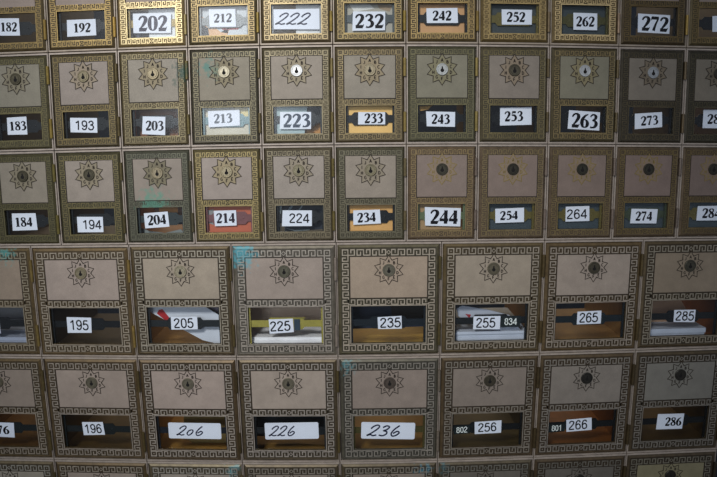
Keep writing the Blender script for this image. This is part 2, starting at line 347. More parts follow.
# ------------------------------------------------------------------ lettering, drawn as strokes
def cr(pts, n=6):
    """smooth a stroke through its points"""
    if len(pts) < 3: return pts
    out = []
    P = [pts[0]]+list(pts)+[pts[-1]]
    for i in range(1, len(P)-2):
        p0, p1, p2, p3 = P[i-1], P[i], P[i+1], P[i+2]
        for s in range(n):
            t = s/n
            out.append(tuple(0.5*((2*p1[j])+(-p0[j]+p2[j])*t+(2*p0[j]-5*p1[j]+4*p2[j]-p3[j])*t*t+(-p0[j]+3*p1[j]-3*p2[j]+p3[j])*t**3) for j in range(3)))
    out.append(pts[-1]); return out
SERIF = {
'0': [('c', [(.27, .97, .05), (.13, .84, .12), (.09, .5, .17), (.13, .16, .12), (.27, .03, .05), (.41, .16, .12), (.45, .5, .17), (.41, .84, .12), (.27, .97, .05)])],
'1': [('l', [(.28, .02, .17), (.28, .98, .17)]), ('l', [(.1, .025, .05), (.46, .025, .05)]), ('l', [(.08, .82, .05), (.3, .95, .07)])],
'2': [('c', [(.05, .72, .07), (.12, .88, .09), (.27, .96, .08), (.41, .86, .15), (.42, .68, .16), (.3, .42, .12), (.14, .19, .07), (.07, .1, .05)]), ('l', [(.04, .08, .15), (.45, .08, .15)]), ('l', [(.44, .06, .06), (.51, .25, .03)])],
'3': [('c', [(.06, .78, .06), (.14, .92, .08), (.28, .96, .08), (.39, .84, .15), (.36, .67, .12), (.18, .54, .05)]), ('c', [(.18, .54, .05), (.35, .5, .1), (.44, .32, .17), (.37, .12, .13), (.2, .03, .07), (.08, .07, .11)])],
'4': [('l', [(.37, .0, .16), (.37, .98, .16)]), ('l', [(.38, .96, .05), (.02, .3, .05)]), ('l', [(.0, .28, .13), (.52, .28, .13)])],
'5': [('l', [(.14, .91, .14), (.46, .91, .14)]), ('l', [(.15, .93, .05), (.1, .56, .05)]), ('c', [(.1, .57, .06), (.27, .6, .12), (.42, .47, .15), (.44, .27, .16), (.33, .08, .1), (.17, .03, .07), (.07, .08, .11)])],
'6': [('c', [(.47, .97, .04), (.28, .84, .1), (.13, .6, .15), (.1, .34, .17), (.16, .1, .12), (.28, .03, .06), (.41, .12, .13), (.45, .31, .16), (.38, .5, .1), (.25, .57, .05), (.13, .48, .05)])],
'7': [('l', [(.05, .91, .14), (.49, .91, .14)]), ('c', [(.47, .9, .07), (.31, .45, .1), (.2, .0, .14)]), ('l', [(.06, .94, .05), (.02, .73, .03)])],
'8': [('c', [(.27, .97, .05), (.12, .88, .11), (.13, .7, .12), (.3, .54, .15), (.43, .34, .14), (.42, .12, .12), (.27, .03, .05), (.11, .12, .12), (.1, .32, .11), (.27, .5, .07), (.41, .68, .09), (.41, .88, .1), (.27, .97, .05)])],
}
SERIF['9'] = [(k_, [(.53-x, 1-y, w_) for x, y, w_ in p]) for k_, p in SERIF['6']]
S = .095
SANS = {
'0': [('c', [(.27, .96, S), (.12, .84, S), (.08, .5, S), (.12, .16, S), (.27, .04, S), (.42, .16, S), (.46, .5, S), (.42, .84, S), (.27, .96, S)])],
'1': [('l', [(.32, .0, S), (.32, .99, S)]), ('c', [(.32, .96, S), (.22, .83, S), (.1, .75, S)])],
'2': [('c', [(.07, .72, S), (.12, .88, S), (.27, .95, S), (.42, .86, S), (.42, .67, S), (.25, .4, S), (.1, .2, S), (.06, .06, S)]), ('l', [(.04, .05, S), (.48, .05, S)])],
'3': [('c', [(.07, .74, S), (.13, .89, S), (.26, .95, S), (.4, .86, S), (.4, .66, S), (.2, .54, S)]), ('c', [(.2, .54, S), (.38, .5, S), (.46, .3, S), (.38, .1, S), (.24, .04, S), (.11, .1, S), (.05, .26, S)])],
'4': [('l', [(.38, .0, S), (.38, .98, S)]), ('l', [(.38, .95, S), (.04, .3, S)]), ('l', [(.01, .27, S), (.52, .27, S)])],
'5': [('l', [(.13, .94, S), (.45, .94, S)]), ('l', [(.14, .94, S), (.08, .5, S)]), ('c', [(.08, .5, S), (.22, .62, S), (.4, .54, S), (.46, .33, S), (.39, .11, S), (.24, .04, S), (.1, .1, S), (.05, .24, S)])],
'6': [('c', [(.44, .76, S), (.38, .91, S), (.25, .95, S), (.12, .82, S), (.07, .45, S), (.12, .13, S), (.27, .04, S), (.42, .13, S), (.45, .33, S), (.38, .53, S), (.24, .6, S), (.1, .46, S)])],
'8': [('c', [(.27, .95, S), (.12, .87, S), (.12, .66, S), (.27, .55, S), (.43, .44, S), (.45, .18, S), (.27, .04, S), (.09, .18, S), (.1, .44, S), (.27, .55, S), (.41, .67, S), (.41, .87, S), (.27, .95, S)])],
}
SANS['9'] = [(k_, [(.53-x, 1-y, w_) for x, y, w_ in p]) for k_, p in SANS['6']]
Hw = .085
HAND = {
'2': [('c', [(.12, .66, Hw), (.22, .86, Hw), (.42, 1.0, Hw), (.56, .88, Hw), (.48, .62, Hw), (.22, .25, Hw), (.02, .04, Hw), (.2, .12, Hw), (.36, .04, Hw), (.56, .1, Hw)])],
'0': [('c', [(.38, .62, Hw), (.2, .5, Hw), (.12, .22, Hw), (.26, .04, Hw), (.44, .22, Hw), (.5, .5, Hw), (.38, .62, Hw)])],
'6': [('c', [(.46, .98, Hw), (.26, .68, Hw), (.14, .3, Hw), (.24, .04, Hw), (.44, .08, Hw), (.58, .32, Hw), (.44, .46, Hw), (.24, .26, Hw)])],
'3': [('c', [(.16, .78, Hw), (.34, .94, Hw), (.52, .84, Hw), (.42, .6, Hw), (.26, .5, Hw), (.46, .42, Hw), (.48, .2, Hw), (.3, .04, Hw), (.08, .1, Hw)])],
}
LETTERS = {'A': [[(0, 0), (.3, 1)], [(.3, 1), (.6, 0)], [(.1, .35), (.5, .35)]], 'B': [[(.05, 0), (.05, 1)], [(.05, 1), (.5, .8), (.5, .6), (.05, .5)], [(.05, .5), (.6, .35), (.55, .1), (.05, 0)]],
'C': [[(.6, .85), (.3, 1), (.05, .7), (.05, .3), (.3, 0), (.6, .15)]], 'D': [[(.05, 0), (.05, 1)], [(.05, 1), (.5, .8), (.6, .5), (.5, .2), (.05, 0)]],
'E': [[(.05, 0), (.05, 1)], [(.05, 1), (.55, 1)], [(.05, .5), (.45, .5)], [(.05, 0), (.55, 0)]], 'F': [[(.05, 0), (.05, 1)], [(.05, 1), (.55, 1)], [(.05, .5), (.45, .5)]],
'G': [[(.6, .85), (.3, 1), (.05, .7), (.05, .3), (.3, 0), (.58, .15), (.58, .45), (.35, .45)]], 'H': [[(.05, 0), (.05, 1)], [(.55, 0), (.55, 1)], [(.05, .5), (.55, .5)]],
'I': [[(.3, 0), (.3, 1)]], 'J': [[(.45, 1), (.45, .25), (.25, 0), (.05, .2)]]}
def text_mesh(name, txt, cx, cz, width, height, ang, y, style, mats, off, wscale=1.0):
    G = {'s': SERIF, 'a': SANS, 'w': HAND}[style]; adv = {'s': .56, 'a': .56, 'w': .62}[style]
    b = MB(); n = len(txt); tot = adv*(n-1)+.52; sx = width/tot; sh = 0.22 if style == 'w' else 0.0
    ca, sa = math.cos(math.radians(ang)), math.sin(math.radians(ang)); fy = y
    for i, ch in enumerate(txt):
        for kind, pts in G[ch]:
            pp = cr(pts) if kind == 'c' else pts
            q = []
            for u, v, w_ in pp:
                X = (u+i*adv-tot/2+sh*(v-.5))*sx; Z = (v-.5)*height
                q.append((cx+X*ca-Z*sa, cz+X*sa+Z*ca, w_*(sx*.5+height*.5)*wscale*1.2))
            b.ribbon(q, fy)
            fy -= 0.004
    return b.mesh(name, mats, off)
def rrect(cx, cz, w, h, ang, r=0.0, skew=0.0, jit=None):
    ca, sa = math.cos(math.radians(ang)), math.sin(math.radians(ang)); P = []
    if r <= 0: P = [(-w/2, -h/2), (w/2, -h/2), (w/2, h/2), (-w/2, h/2)]
    else:
        for qx, qz, a0 in ((w/2-r, h/2-r, 0), (-w/2+r, h/2-r, 90), (-w/2+r, -h/2+r, 180), (w/2-r, -h/2+r, 270)):
            for s in range(5):
                a = math.radians(a0+s*22.5); P.append((qx+r*math.cos(a), qz+r*math.sin(a)))
    if jit and r <= 0: P = [(x+j[0], z+j[1]) for (x, z), j in zip(P, jit)]
    return [(cx+x*ca-z*sa+skew*z, cz+x*sa+z*ca) for x, z in P]

# ------------------------------------------------------------------ the bank: what each box looks like
PITCH_S, ROW_S, PITCH_L, ROW_L, OX = 90.0, 123.5, 134.58, 153.27, 0.31
def door_origin(r, c):
    if r <= 2: return (c-5)*PITCH_S, -(r-1)*ROW_S
    return OX+(c-4)*PITCH_L, -(2*ROW_S+(r-3)*ROW_L)
SLOP = {(1,0):(.39,.22),(1,1):(.01,-.24),(1,2):(0,-.75),(1,3):(-.03,-.38),(1,4):(-.1,-.13),(1,5):(-.05,.13),(1,6):(-.94,-.32),(1,7):(-.04,.16),(1,8):(.46,-.16),(1,9):(.62,.9),(1,10):(-.17,.67),
 (2,0):(.42,.43),(2,1):(.26,.33),(2,2):(.37,.01),(2,3):(-.85,.03),(2,4):(.14,-.26),(2,5):(.15,.32),(2,6):(-.4,-.32),(2,7):(-.04,.03),(2,8):(.64,.15),(2,9):(.08,-.13),(2,10):(.05,-.46),
 (3,1):(-.39,.9),(3,2):(-.55,-.69),(3,3):(-.13,.14),(3,4):(-.72,-.27),(3,5):(.4,-.6),(3,6):(.13,.67),(3,7):(-.39,-.14),(4,0):(0,0),(4,1):(.62,-.18),(4,2):(-.39,.13),(4,3):(.54,-.47),(4,4):(.8,0),(4,5):(.45,-.31),(4,6):(-.43,.47),(4,7):(-.37,.65)}
# number: (row, col, x, z, width, height, tilt of the label, text offset, text width, text height, style)
LAB = {
"182": (0,0,33.5,85.58,30.45,21.16,-1.98,0.99,21.83,11.2,"s"), "192": (0,1,40.34,90.16,37.91,20.73,-0.18,0.51,22.46,11.17,"s"),
"202": (0,2,41.52,87.97,48.58,23.96,-1.01,0.79,36.66,18.52,"s"), "212": (0,3,40.83,84.28,32.57,21.88,0.4,0.3,22.41,10.45,"s"),
"222": (0,4,42.81,87.61,60.2,24.53,-1.0,-5.09,38.6,14.1,"w"), "232": (0,5,42.28,91.13,40.74,23.55,-0.36,0.25,35.31,16.68,"s"),
"242": (0,6,42.98,84.55,37.98,18.44,0.29,-0.42,23.53,11.8,"s"), "252": (0,7,46.47,85.31,38.1,18.53,-0.14,-1.06,23.49,11.86,"s"),
"262": (0,8,45.08,89.28,30.59,21.14,0.19,-0.44,23.81,12.19,"s"), "272": (0,9,45.0,90.17,42.64,23.14,-1.73,1.3,35.32,17.51,"s"),
"282": (0,10,53.0,88.45,38.5,20.71,0.94,0.0,24.28,11.93,"s"),
"183": (1,0,36.86,87.01,27.03,22.62,0.38,0.33,23.06,11.44,"s"), "193": (1,1,36.73,89.27,35.54,19.08,-2.63,0.91,26.17,11.96,"a"),
"203": (1,2,38.97,92.54,29.39,22.67,-2.46,1.02,23.14,12.09,"s"), "213": (1,3,39.85,85.16,40.0,19.97,1.78,-1.73,23.24,11.23,"s"),
"223": (1,4,39.55,89.4,39.08,21.14,-0.86,1.24,33.81,16.17,"s"), "233": (1,5,44.49,87.5,34.1,15.78,-0.45,2.56,23.11,11.93,"s"),
"243": (1,6,42.02,89.23,36.32,18.7,-1.09,-0.3,23.08,11.97,"s"), "253": (1,7,46.34,85.08,40.32,22.6,1.28,-2.3,23.69,12.3,"s"),
"263": (1,8,45.29,90.32,41.75,23.6,-3.0,1.04,34.6,17.77,"s"), "273": (1,9,42.13,88.48,37.36,19.89,4.62,1.18,23.59,11.55,"s"),
"283": (1,10,47.4,85.79,40.0,23.36,-0.43,-1.03,25.78,12.2,"s"),
"184": (2,0,35.75,88.88,34.01,22.2,0.22,-1.21,24.22,12.3,"s"), "194": (2,1,36.76,93.64,35.91,19.69,-0.75,1.95,26.06,12.16,"a"),
"204": (2,2,36.15,88.72,32.1,19.56,3.24,0.24,24.4,12.65,"s"), "214": (2,3,37.58,87.67,28.49,20.02,0.78,-0.08,23.96,12.53,"s"),
"224": (2,4,38.95,89.21,38.3,20.18,-0.66,2.48,25.65,12.08,"a"), "234": (2,5,37.33,88.56,34.37,18.36,2.41,-0.38,23.42,11.94,"s"),
"244": (2,6,44.88,89.37,45.67,23.84,-1.51,1.57,35.51,17.79,"s"), "254": (2,7,41.45,87.93,37.13,18.17,1.56,-1.16,23.34,11.16,"s"),
"264": (2,8,41.01,86.76,32.39,19.28,1.63,-0.84,27.39,12.33,"a"), "274": (2,9,42.92,90.26,36.66,19.03,-0.36,-0.4,23.14,11.98,"s"),
"284": (2,10,48.2,87.17,41.0,19.45,-0.33,-0.63,25.92,12.69,"s"),
"185": (3,0,56.3,109.98,36.31,17.93,0.18,0.72,26.14,12.91,"a"), "195": (3,1,53.54,105.99,34.31,21.41,-0.78,-0.24,26.97,13.8,"a"),
"205": (3,2,64.13,104.12,35.7,17.68,0.97,-0.56,26.78,13.26,"a"), "225": (3,3,58.27,107.97,32.06,19.2,2.63,-1.0,27.05,13.44,"a"),
"235": (3,4,67.49,105.06,31.53,16.68,1.19,0.34,27.45,13.26,"a"), "255": (3,5,60.06,107.63,34.89,17.65,-0.18,-1.39,26.15,13.37,"a"),
"265": (3,6,65.2,102.79,34.39,17.89,0.57,-0.46,26.13,13.28,"a"), "285": (3,7,67.44,104.61,30.66,16.83,-1.5,0.39,27.0,13.12,"a"),
"176": (4,0,56.67,107.86,39.31,21.91,-1.18,-1.49,26.71,12.35,"s"), "196": (4,1,57.67,104.12,30.77,19.54,2.01,-0.53,25.11,13.44,"a"),
"206": (4,2,68.06,105.18,73.58,23.71,-0.43,-6.98,34.39,14.35,"w"), "226": (4,3,66.9,105.13,73.6,24.73,0.82,-13.45,32.93,14.99,"w"),
"236": (4,4,63.83,105.94,73.49,24.73,-2.04,-6.21,41.71,16.48,"w"), "256": (4,5,67.06,104.34,36.99,18.37,2.14,-1.03,25.8,12.95,"a"),
"266": (4,6,61.91,104.91,36.84,18.74,2.61,-1.27,26.84,13.71,"a"), "286": (4,7,60.95,105.68,39.37,23.14,-1.5,4.5,23.95,12.65,"s")}
def soften(h, a):
    v = [int(h[i:i+2], 16) for i in (1, 3, 5)]; g = .3*v[0]+.59*v[1]+.11*v[2]
    return '#%02x%02x%02x' % tuple(int(round(x+(g-x)*a)) for x in v)
def mixhex(a, b, t): return '#%02x%02x%02x' % tuple(int(round(int(a[i:i+2], 16)*(1-t)+int(b[i:i+2], 16)*t)) for i in (1, 3, 5))
LOOK = {}   # (row, col): plate, ridge, panel, star, lock, hinge, strap, interior, look words
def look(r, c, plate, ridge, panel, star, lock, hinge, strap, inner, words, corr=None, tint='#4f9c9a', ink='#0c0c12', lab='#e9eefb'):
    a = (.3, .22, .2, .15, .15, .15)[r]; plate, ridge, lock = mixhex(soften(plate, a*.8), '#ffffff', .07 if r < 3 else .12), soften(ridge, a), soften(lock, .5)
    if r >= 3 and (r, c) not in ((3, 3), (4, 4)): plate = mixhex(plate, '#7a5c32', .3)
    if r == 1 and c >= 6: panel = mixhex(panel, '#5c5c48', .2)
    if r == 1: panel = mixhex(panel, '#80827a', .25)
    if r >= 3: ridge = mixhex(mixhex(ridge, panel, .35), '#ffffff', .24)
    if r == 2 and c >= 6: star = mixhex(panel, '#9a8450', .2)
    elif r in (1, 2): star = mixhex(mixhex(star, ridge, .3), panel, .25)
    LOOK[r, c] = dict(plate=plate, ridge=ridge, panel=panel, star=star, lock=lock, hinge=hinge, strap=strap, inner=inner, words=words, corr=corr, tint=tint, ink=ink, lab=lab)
GB, DK, BR = '#5c4a22', '#141b20', '#8f8140'
P1, P2 = '#8f8279', '#8d7d76'
TIN, TD = '#94703c', '#4a3c28'
# row 0 (only the windows are in view; brighter ridge colours paint the doors' reflected sheen)
look(0,0, GB,'#a5863e',P1,P1,'#77693f','#8c7438',DK,TD,'small mailbox with dull gold border')
look(0,1, '#5e4820','#c09a48',P1,P1,'#77693f','#a98a42',DK,TD,'small mailbox with gold border over a dark window')
look(0,2, '#8a7038','#f2d68c',P1,P1,'#77693f','#9a8a5a','#b59a50','#6a6660','small mailbox with the brightest sheen-coloured border and glare on its window', ink='#1c1e3c')
look(0,3, '#5a4a24','#a88c4c',P1,P1,'#77693f','#8c7838','#8b8f92','#7a6a58','small mailbox with crumpled mail behind its label', ink='#2c2c3a')
look(0,4, '#5e4c2a','#c0a468',P1,P1,'#77693f','#8c7838','#8b8f92','#8a7a5c','small mailbox with handwritten slip filling its window')
look(0,5, '#54441f','#b4964e',P1,P1,'#77693f','#8c7838','#5a6468','#8a7a5c','small mailbox with shiny wrapping behind a large printed number')
look(0,6, '#5e4a20','#c6a050',P1,P1,'#77693f','#7c6834',DK,TIN,'small mailbox with slanted label before a golden sheet')
look(0,7, '#6a5422','#c8a658',P1,P1,'#77693f','#6f5f46',BR,'#3a3c38','small mailbox with gold border and brass strap')
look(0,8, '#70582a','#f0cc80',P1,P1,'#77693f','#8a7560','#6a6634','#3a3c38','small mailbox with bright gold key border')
look(0,9, '#4a3a1c','#806632',P1,P1,'#77693f','#8c7438',DK,'#4a3a20','small mailbox with dark bronze border and large number')
look(0,10,'#5a4a22','#90743a',P1,P1,'#77693f','#8c7438',DK,'#4a3a20','small mailbox cut by the right frame edge in the top row')
# row 1
look(1,0, '#4c4626','#7c7244','#837c6c','#7c7668','#5c5230','#8c7838',DK,TD,'small mailbox with olive green face')
look(1,1, '#4a3e22','#8d7842','#948880','#8f8479','#8e7c4c','#5a4e2e',DK,TD,'small mailbox with plain printed thin number')
look(1,2, '#5a4e2c','#948458','#8f867a','#857a60','#9a8550','#6c6038',DK,'#a06030','small mailbox with half faded label', (84,-30,16),'#124840')
look(1,3, '#443f2c','#7f7552','#857c6c','#7c7458','#a89a70','#6c6040','#8fb0b6','#8a8a80','small mailbox with green stains beside its star', (24,-22,13),'#3f8078', ink='#5c626c')  # grey ink carries the glare over the digits
look(1,4, '#564b2e','#958763','#958a7e','#8d826c','#c9ccca','#7a6c42',DK,'#8a6a40','small mailbox with silver lock and bluish light in its window', ink='#3c4658')  # ink lightened to paint the reflection across the number
look(1,5, '#554728','#9a8656','#8e8478','#8a7e62','#a08d5c','#8c7a44',DK,'#a8803c','small mailbox with golden sheet behind a dark strap')
look(1,6, '#4b482e','#7f7950','#827c6a','#7c765c','#b9c0bc','#8c7c48',DK,'#6a5428','small mailbox with dull green face and silver lock')
look(1,7, '#50462a','#857748','#90817a','#88786a','#5e563a','#5c5034',DK,'#4a3a28','small mailbox with tilted lettering and dull brass border')
look(1,8, '#4c4224','#9a8450','#86806c','#7c7458','#c4ccd0','#5c5034',DK,TD,'small mailbox with silver lock and large tilted number')
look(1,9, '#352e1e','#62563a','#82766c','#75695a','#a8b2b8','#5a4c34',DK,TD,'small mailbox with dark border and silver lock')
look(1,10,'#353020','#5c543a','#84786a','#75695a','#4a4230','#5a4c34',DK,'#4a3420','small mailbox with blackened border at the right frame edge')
# row 2
look(2,0, '#45401f','#6f6840','#8a8376','#837c6c','#57502f','#6e6432',DK,TD,'small mailbox with blackened star and olive border')
look(2,1, '#423c20','#857848','#958c82','#8a8070','#57502f','#5a5030',DK,TD,'small mailbox with crisp dark star and thin printed number')
look(2,2, '#454534','#6f6e58','#8f867c','#70694e','#a08a58','#57503a','#3a4648','#9a6a3c','small mailbox with heavily greened border', (36,-66,20),'#4f8f7c')
look(2,3, '#5e522c','#b09a5c','#9a9088','#8f8468','#a8925c','#7a6c42','#a0686a','#a85c3c','small mailbox with salmon orange paper in its window', ink='#2c2430')
look(2,4, '#554a32','#8f8364','#989087','#8d8472','#8f8152','#6e6236',DK,'#3a4248','small mailbox with plastic wrap in its dark window')
look(2,5, '#4c472f','#827b60','#938a7e','#8d8472','#8f8152','#6e6244',DK,'#a8803c','small mailbox with tan sheet behind a dark strap')
look(2,6, '#6a5538','#a08754','#86786f','#90794e','#4f4a34','#776a60','#8a9a70','#8f7040','mauve small mailbox with the large printed number')
look(2,7, '#66533a','#948050','#85766d','#8c784e','#44402e','#776a60',BR,'#3c474e','mauve small mailbox with cracked slate window')
look(2,8, '#604e34','#8c7848','#82736a','#85714a','#44402e','#73665c',BR,'#3c474e','mauve small mailbox with thin sans numerals')
look(2,9, '#5c4a30','#86723f','#807068','#806c44','#44402e','#6e6258','#5c6a50','#3c474e','mauve small mailbox with slate window')
look(2,10,'#5c4a30','#806c40','#7d6e66','#7c6844','#44402e','#6e6258',BR,'#4a3c28','mauve small mailbox cut by the right frame edge')
# row 3
look(3,0, '#4c401e','#86744a','#948676','#948676','#857444','#7c6a3a',DK,'#6a5c48','large mailbox with teal stained top at the left frame edge', (98,-8,14))
look(3,1, '#554626','#9c8a64','#a3968c','#a3968c','#9c8a58','#8c7640',DK,'#3c3020','large mailbox with tan key border and bare window')
look(3,2, '#453e28','#94896a','#a39888','#a39888','#b0a070','#5c5030','#2c3438',TIN,'large mailbox with red striped white mail')
look(3,3, '#6b6353','#a0967f','#a0948a','#a0948a','#6c684a','#93877c','#e0d268',TIN,'large mailbox with turquoise corroded corner', (10,-9,22),'#4fa8b8')
look(3,4, '#3f4436','#b3a382','#a89886','#a89886','#7c7658','#5a5030','#1e2c38','#a5863c','large mailbox with dark green tinged outer edge')
look(3,5, '#4d4226','#98896a','#a39888','#a39888','#7c704c','#584a2c','#20282c','#8a6a40','large mailbox holding white mail')
look(3,6, '#4c3e22','#98876a','#a4988c','#a4988c','#5c5438','#584a2c','#203038','#86663a','large mailbox with brown empty interior')
look(3,7, '#3a331f','#857a5e','#8f8270','#8f8270','#56523c','#4a3e26','#1a2226','#7a4a28','large mailbox holding a letter and brown paper')
# row 4
look(4,0, '#453818','#86775a','#94887c','#94887c','#7c704c','#5a4e2e','#202a2c','#6a4a20','large mailbox with plain serif label at the left frame edge')
look(4,1, '#4a3d22','#92846a','#a09388','#a09388','#7c7250','#5a4e2e','#202a2c','#54401f','large mailbox with small thin number')
look(4,2, '#40341f','#a29680','#aa9c92','#aa9c92','#857a58','#4a3e24','#262c38','#a07838','large mailbox with long handwritten label over tan card')
look(4,3, '#423c2c','#9c9280','#a89c90','#a89c90','#857a58','#5c5030','#262c30','#8a6830','large mailbox with long handwritten label over orange interior')
look(4,4, '#4a4636','#7e7868','#94887e','#94887e','#6e5a4a','#847a6c','#6c6434','#8a6a34','large mailbox with teal touched corners', (8,-6,13),'#5a949c')
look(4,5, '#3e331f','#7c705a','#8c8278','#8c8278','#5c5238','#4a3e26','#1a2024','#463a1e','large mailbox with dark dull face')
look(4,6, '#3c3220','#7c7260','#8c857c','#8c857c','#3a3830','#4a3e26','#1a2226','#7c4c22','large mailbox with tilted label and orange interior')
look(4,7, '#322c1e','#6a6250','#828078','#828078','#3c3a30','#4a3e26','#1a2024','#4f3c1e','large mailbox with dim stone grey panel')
# row 5 (only the tops are in view)
look(5,0, '#4c4632','#96907c','#a09a8c','#a09a8c','#7c7250','#5a4e2e',DK,TD,'large mailbox with silvery green border')
look(5,1, '#45381f','#988a6c','#a09488','#a09488','#7c7250','#5a4e2e',DK,TD,'large mailbox with brown border')
look(5,2, '#565444','#a8a290','#a49c90','#a49c90','#7c7250','#6e6244',DK,TD,'large mailbox with pale silvery border', (118,-8,10),'#5a949c')
look(5,3, '#423f30','#807864','#988e82','#988e82','#7c7250','#5a5030',DK,TD,'large mailbox with dull grey border')
look(5,4, '#3e3a2c','#7c745e','#93887c','#93887c','#7c7250','#4a4232',DK,TD,'large mailbox with teal spotted corner', (113,-9,9),'#4a8fa6')
look(5,5, '#3a3a30','#5e5c4c','#6f6a62','#6f6a62','#55503c','#4a4232',DK,TD,'large mailbox with teal tinged left corner', (7,-8,10),'#3f6f78')
look(5,6, '#32281a','#56503e','#6a665e','#6a665e','#3c3a30','#4a3e26',DK,TD,'large mailbox with dark brown border')
look(5,7, '#28241a','#5c5646','#8a8468','#8a8468','#3c3a30','#3a3426',DK,TD,'large mailbox with pale stone panel')
NUM = {(v[0], v[1]): k for k, v in LAB.items()}

MESH = {k: door_meshes(k) for k in 'stl'}
HOUSE = {k: housing_mesh(k) for k in 'stl'}
COMP = {k: compartment_mesh(k) for k in 'stl'}

def strap_mesh(k, D, lx, dark):
    W, H = D['w'], D['h']; off = (W/2, -H); x0, x1, z0, z1 = D['win']; b = MB(); zc = -D['strap']
    hh = 4.6; pl = 20 if k != 'l' else 21; ph = 8.2; cx = (x0+x1)/2 if k != 'l' else W/2
    b.prism([(x0+0.2, zc-hh), (cx-pl-3, zc-hh), (cx-pl, zc-ph), (cx+pl, zc-ph), (cx+pl+3, zc-hh), (x1-0.2, zc-hh), (x1-0.2, zc+hh), (cx+pl+3, zc+hh), (cx+pl, zc+ph), (cx-pl, zc+ph), (cx-pl-3, zc+hh), (x0+0.2, zc+hh)], 8.0, 8.8)
    for xa, xb in ((x0-1.5, x0+2.4), (x1-2.4, x1+1.5)): b.box(xa, xb, 5.3, 8.8, -z1-1, -z0+1)
    for sx in (cx-pl+2.2, cx+pl-2.2):
        b.lathe(sx, zc, [(1.1, 8.05), (1.1, 7.75), (0.6, 7.55), (0.01, 7.5)], n=10)
    return b.mesh('label_strap_'+k, M_STRAP, off)
STRAP = {k: strap_mesh(k, DIM[k], 0, True) for k in 'stl'}

def add(name, me, parent, color, L, loc=(0, 0, 0)):
    o = link(name, me, parent, color, loc)
    if L['corr']:
        x, z, r = L['corr']; D = L['D']
        o['corrosion'] = [float((x-D['w']/2)*MM), float((z+D['h'])*MM), float(r*MM)]
        o['corrosion_tint'] = list(lin(L['tint'])[:3])
    else:
        o['corrosion'] = [0.0, 0.0, 0.0]; o['corrosion_tint'] = [0.1, 0.3, 0.3]
    return o
def describe(r, c, L):
    n = NUM.get((r, c)); wd = L['words']
    if n and r <= 4 and not (r, c) in ((0, 10), (3, 0), (4, 0)): return wd+', numbered '+n
    if (r, c) == (0, 10): return 'small mailbox with dull gold border right of the box numbered 272'
    if (r, c) == (3, 0): return 'large mailbox with a teal stain and pale mail, cut by the left frame edge'
    if (r, c) == (4, 0): return 'large mailbox with serif label at the left frame edge, second row from the bottom'
    up = NUM[(4, c)]
    return wd+(', directly below box '+up if c else ', bottom left corner below the cut off box')
ROOTS = {}
